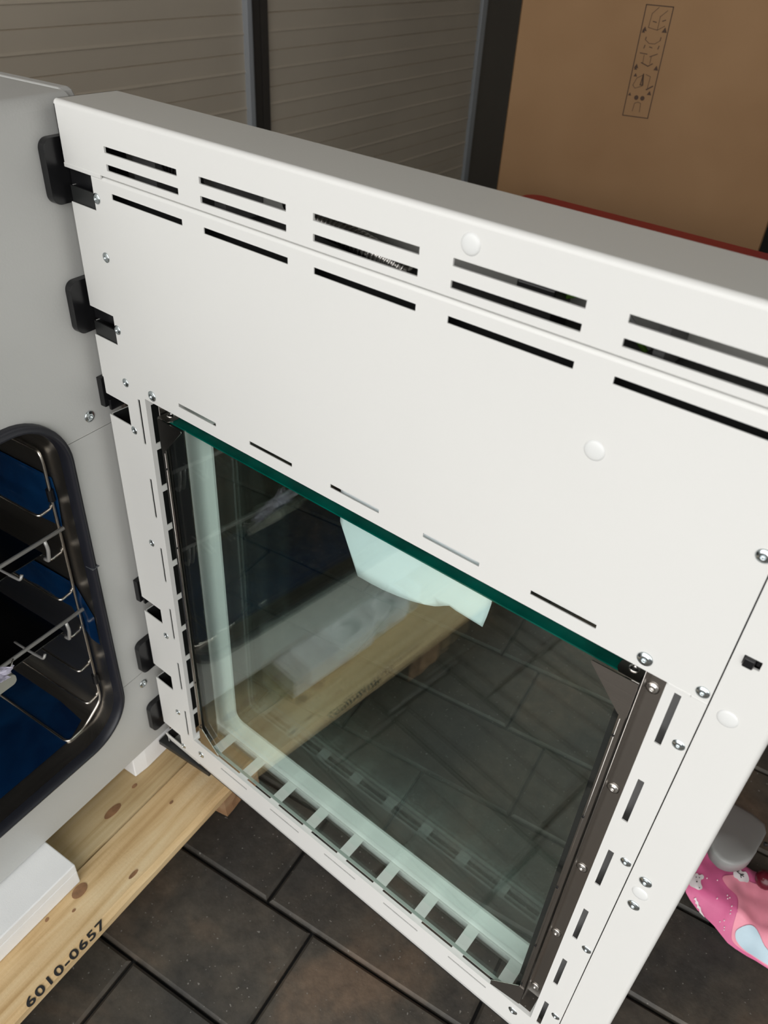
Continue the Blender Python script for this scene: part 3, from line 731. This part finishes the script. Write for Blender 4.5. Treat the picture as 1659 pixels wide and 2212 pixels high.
# ================================================================== pink garment and grey lid at lower right
gm = root('childs_garment', 1.18, .62, FZ); tag(gm, 'crumpled pink patterned children\'s garment lying on the pavers at the right edge', 'clothing')
GX, GY = 1.18, .62
def gh(x, y):
    e = min(1.0, max(0.0, ((y - .548) + .25 * max(0, 1.10 - x)) / .05)); e2 = min(1.0, max(0, (1.62 - x) / .2)) * min(1.0, max(0, (.775 - y) / .06)) * min(1, max(0, (x - .93) / .1))
    h = .012 + .034 * math.sqrt(e) * 1.0 + .010 * noise.noise(Vector((x * 14, y * 12, .3))) + .009 * math.sin((x * .95 + y * .3) * 80) * max(0, min(1, (x - 1.12) / .06)) * e
    h += .008 * noise.noise(Vector((x * 40, y * 30, 5)))*.5
    return max(.003, h * e2 * (.25 + .75 * e))
def patch(name, loop, off, m, step=.008):
    xs = [p[0] for p in loop]; ys = [p[1] for p in loop]; pts = []
    nx = int((max(xs) - min(xs)) / step); ny = int((max(ys) - min(ys)) / step)
    for i in range(1, nx):
        for j in range(1, ny):
            p = (min(xs) + i * step, min(ys) + j * step)
            if inside(p, loop): pts.append(p)
    vs, ts = tri([loop], pts)
    o = mk(name, ([(u - GX, v - GY, gh(u, v) + off) for u, v in vs], ts), m, gm, smooth=True); return o
def smoothloop(l, n=3):
    o = []; k = len(l)
    for i in range(k):
        p0, p1, p2, p3 = (Vector(l[(i + d) % k]) for d in (-1, 0, 1, 2))
        for s in range(n):
            t = s / n; o.append(tuple(.5 * ((2 * p1) + (p2 - p0) * t + (2 * p0 - 5 * p1 + 4 * p2 - p3) * t * t + (3 * p1 - p0 - 3 * p2 + p3) * t ** 3)))
    return o
base = [(1.040, .588), (1.051, .575), (1.065, .569), (1.087, .565), (1.106, .563), (1.128, .559), (1.152, .551), (1.166, .547), (1.184, .546), (1.207, .547), (1.226, .549), (1.251, .550), (1.35, .553), (1.5, .57), (1.56, .66), (1.45, .74), (1.30, .745), (1.19, .737), (1.15, .728), (1.10, .732), (1.03, .722), (.985, .66), (1.01, .61)]
patch('fabric', base, 0, PINK, .010)
patch('light_panel', smoothloop([(1.103, .650), (1.104, .660), (1.118, .673), (1.131, .682), (1.151, .687), (1.188, .702), (1.30, .725), (1.43, .72), (1.43, .60), (1.30, .556), (1.215, .552), (1.19, .551), (1.174, .553), (1.166, .560), (1.158, .581), (1.150, .612), (1.143, .626), (1.131, .633), (1.115, .641)]), .0016, LPINK, .007)
patch('satin_panel', smoothloop([(1.171, .574), (1.181, .587), (1.191, .594), (1.201, .594), (1.211, .588), (1.228, .576), (1.26, .565), (1.275, .556), (1.25, .553), (1.222, .552), (1.20, .552), (1.186, .554), (1.176, .558), (1.170, .566)]), .0042, BLUE, .006)
def printed(name, loop, m=PRINT, off=.0030): return patch(name, smoothloop(loop), off, m, .004)
printed('bear_print', [(1.050, .619), (1.053, .625), (1.057, .6235), (1.060, .6255), (1.063, .630), (1.068, .628), (1.069, .621), (1.066, .616), (1.068, .608), (1.074, .602), (1.075, .596), (1.071, .590), (1.063, .588), (1.053, .587), (1.048, .592), (1.048, .606)])
printed('tree_print', [(1.116, .682), (1.117, .690), (1.122, .694), (1.127, .697), (1.132, .694), (1.138, .700), (1.145, .697), (1.151, .689), (1.150, .679), (1.143, .674), (1.136, .6685), (1.129, .670), (1.122, .669), (1.118, .674)])
patch('arrow_print', [(1.070, .5735), (1.0755, .5735), (1.0765, .5700), (1.0815, .5705), (1.0835, .5665), (1.089, .567), (1.092, .5628), (1.106, .5605), (1.094, .5665), (1.0895, .571), (1.0845, .5715), (1.081, .575), (1.0765, .5755), (1.073, .578)], .0030, PRINT, .004)
def twig(pts): return tube([(u - GX, v - GY, gh(u, v) + .0042) for u, v in pts], .0009, 5)
mk('twig_print', join(twig([(1.112, .686), (1.122, .685), (1.131, .683), (1.139, .684)]), twig([(1.122, .685), (1.126, .690)]), twig([(1.131, .683), (1.137, .689)]), twig([(1.131, .683), (1.135, .677)])), INK, gm)
def dotv(x, y, r=.0009): return disc(x - GX, y - GY, gh(x, y) + .004, r, r, 0, 8)
mk('print_dots', join(dotv(1.055, .613), dotv(1.061, .617), dotv(1.060, .603, .0012), dotv(1.070, .594)), INK, gm)
mk('glitter_dots', join(*[disc(x - GX, y - GY, gh(x, y) + .0012, .0011, .0011, 0, 7) for x, y in [(1.128, .613), (1.131, .617), (1.141, .60), (1.143, .593), (1.145, .588), (1.141, .575), (1.135, .570), (1.147, .566), (1.149, .562), (1.125, .62), (1.11, .60), (1.075, .63), (1.095, .64)]]), PRINT, gm)

ld = root('plastic_stool', 1.09, .66, FZ); tag(ld, 'smooth grey rounded plastic stool top reaching over the pink garment', 'stool')
def lid():
    lp = smoothloop([(1.045, .634), (1.052, .624), (1.060, .615), (1.071, .610), (1.083, .607), (1.097, .610), (1.109, .618), (1.119, .630), (1.127, .645), (1.131, .661), (1.133, .679), (1.134, .70), (1.13, .80), (1.03, .80), (1.035, .70), (1.04, .65)], 3)
    cx, cy = 1.085, .70; V = []; F = []; n = len(lp); lev = [(1.0, -.030), (1.0, -.004), (.985, 0), (.90, .002), (.70, .003), (.4, .0035), (.1, .0035)]
    for sc, dz in lev:
        for x, y in lp:
            xx, yy = cx + (x - cx) * sc, cy + (y - cy) * sc
            zz = .162 + dz - max(0, (yy - .655)) * .20 - max(0, yy - .668) * .15
            V.append((xx - 1.09, yy - .66, zz))
    for j in range(len(lev) - 1):
        for k in range(n): F.append((j * n + k, j * n + (k + 1) % n, (j + 1) * n + (k + 1) % n, (j + 1) * n + k))
    F.append(tuple((len(lev) - 1) * n + k for k in range(n))); F.append(tuple(range(n)))
    return V, F
mk('stool_top', lid(), GREYP, ld, smooth=True)
for x in (-.035, .015): mk('leg', tube([(x, .118, .002), (x, .118, .112)], .010, 12), GREYP, ld)
mk('knob', tube([(.051, .057, .150), (.056, .060, .150)], .0050, 10), BLACK, ld)
bl = root('dark_red_ball', 1.178, .70, FZ + gh(1.178, .70)); tag(bl, 'dark red shiny ball lying on the pink garment at the right picture edge', 'ball')
V, F = [], []
for i in range(9):
    for k in range(16):
        th = math.pi * i / 8; r = .022 * math.sin(th); V.append((r * math.cos(2 * math.pi * k / 16), r * math.sin(2 * math.pi * k / 16), .022 - .022 * math.cos(th) + .002))
for i in range(8):
    for k in range(16): F.append((i * 16 + k, i * 16 + (k + 1) % 16, (i + 1) * 16 + (k + 1) % 16, (i + 1) * 16 + k))
mk('ball', (V, F), mat('dark_red_gloss', (.09, .004, .012), .25), bl, smooth=True)
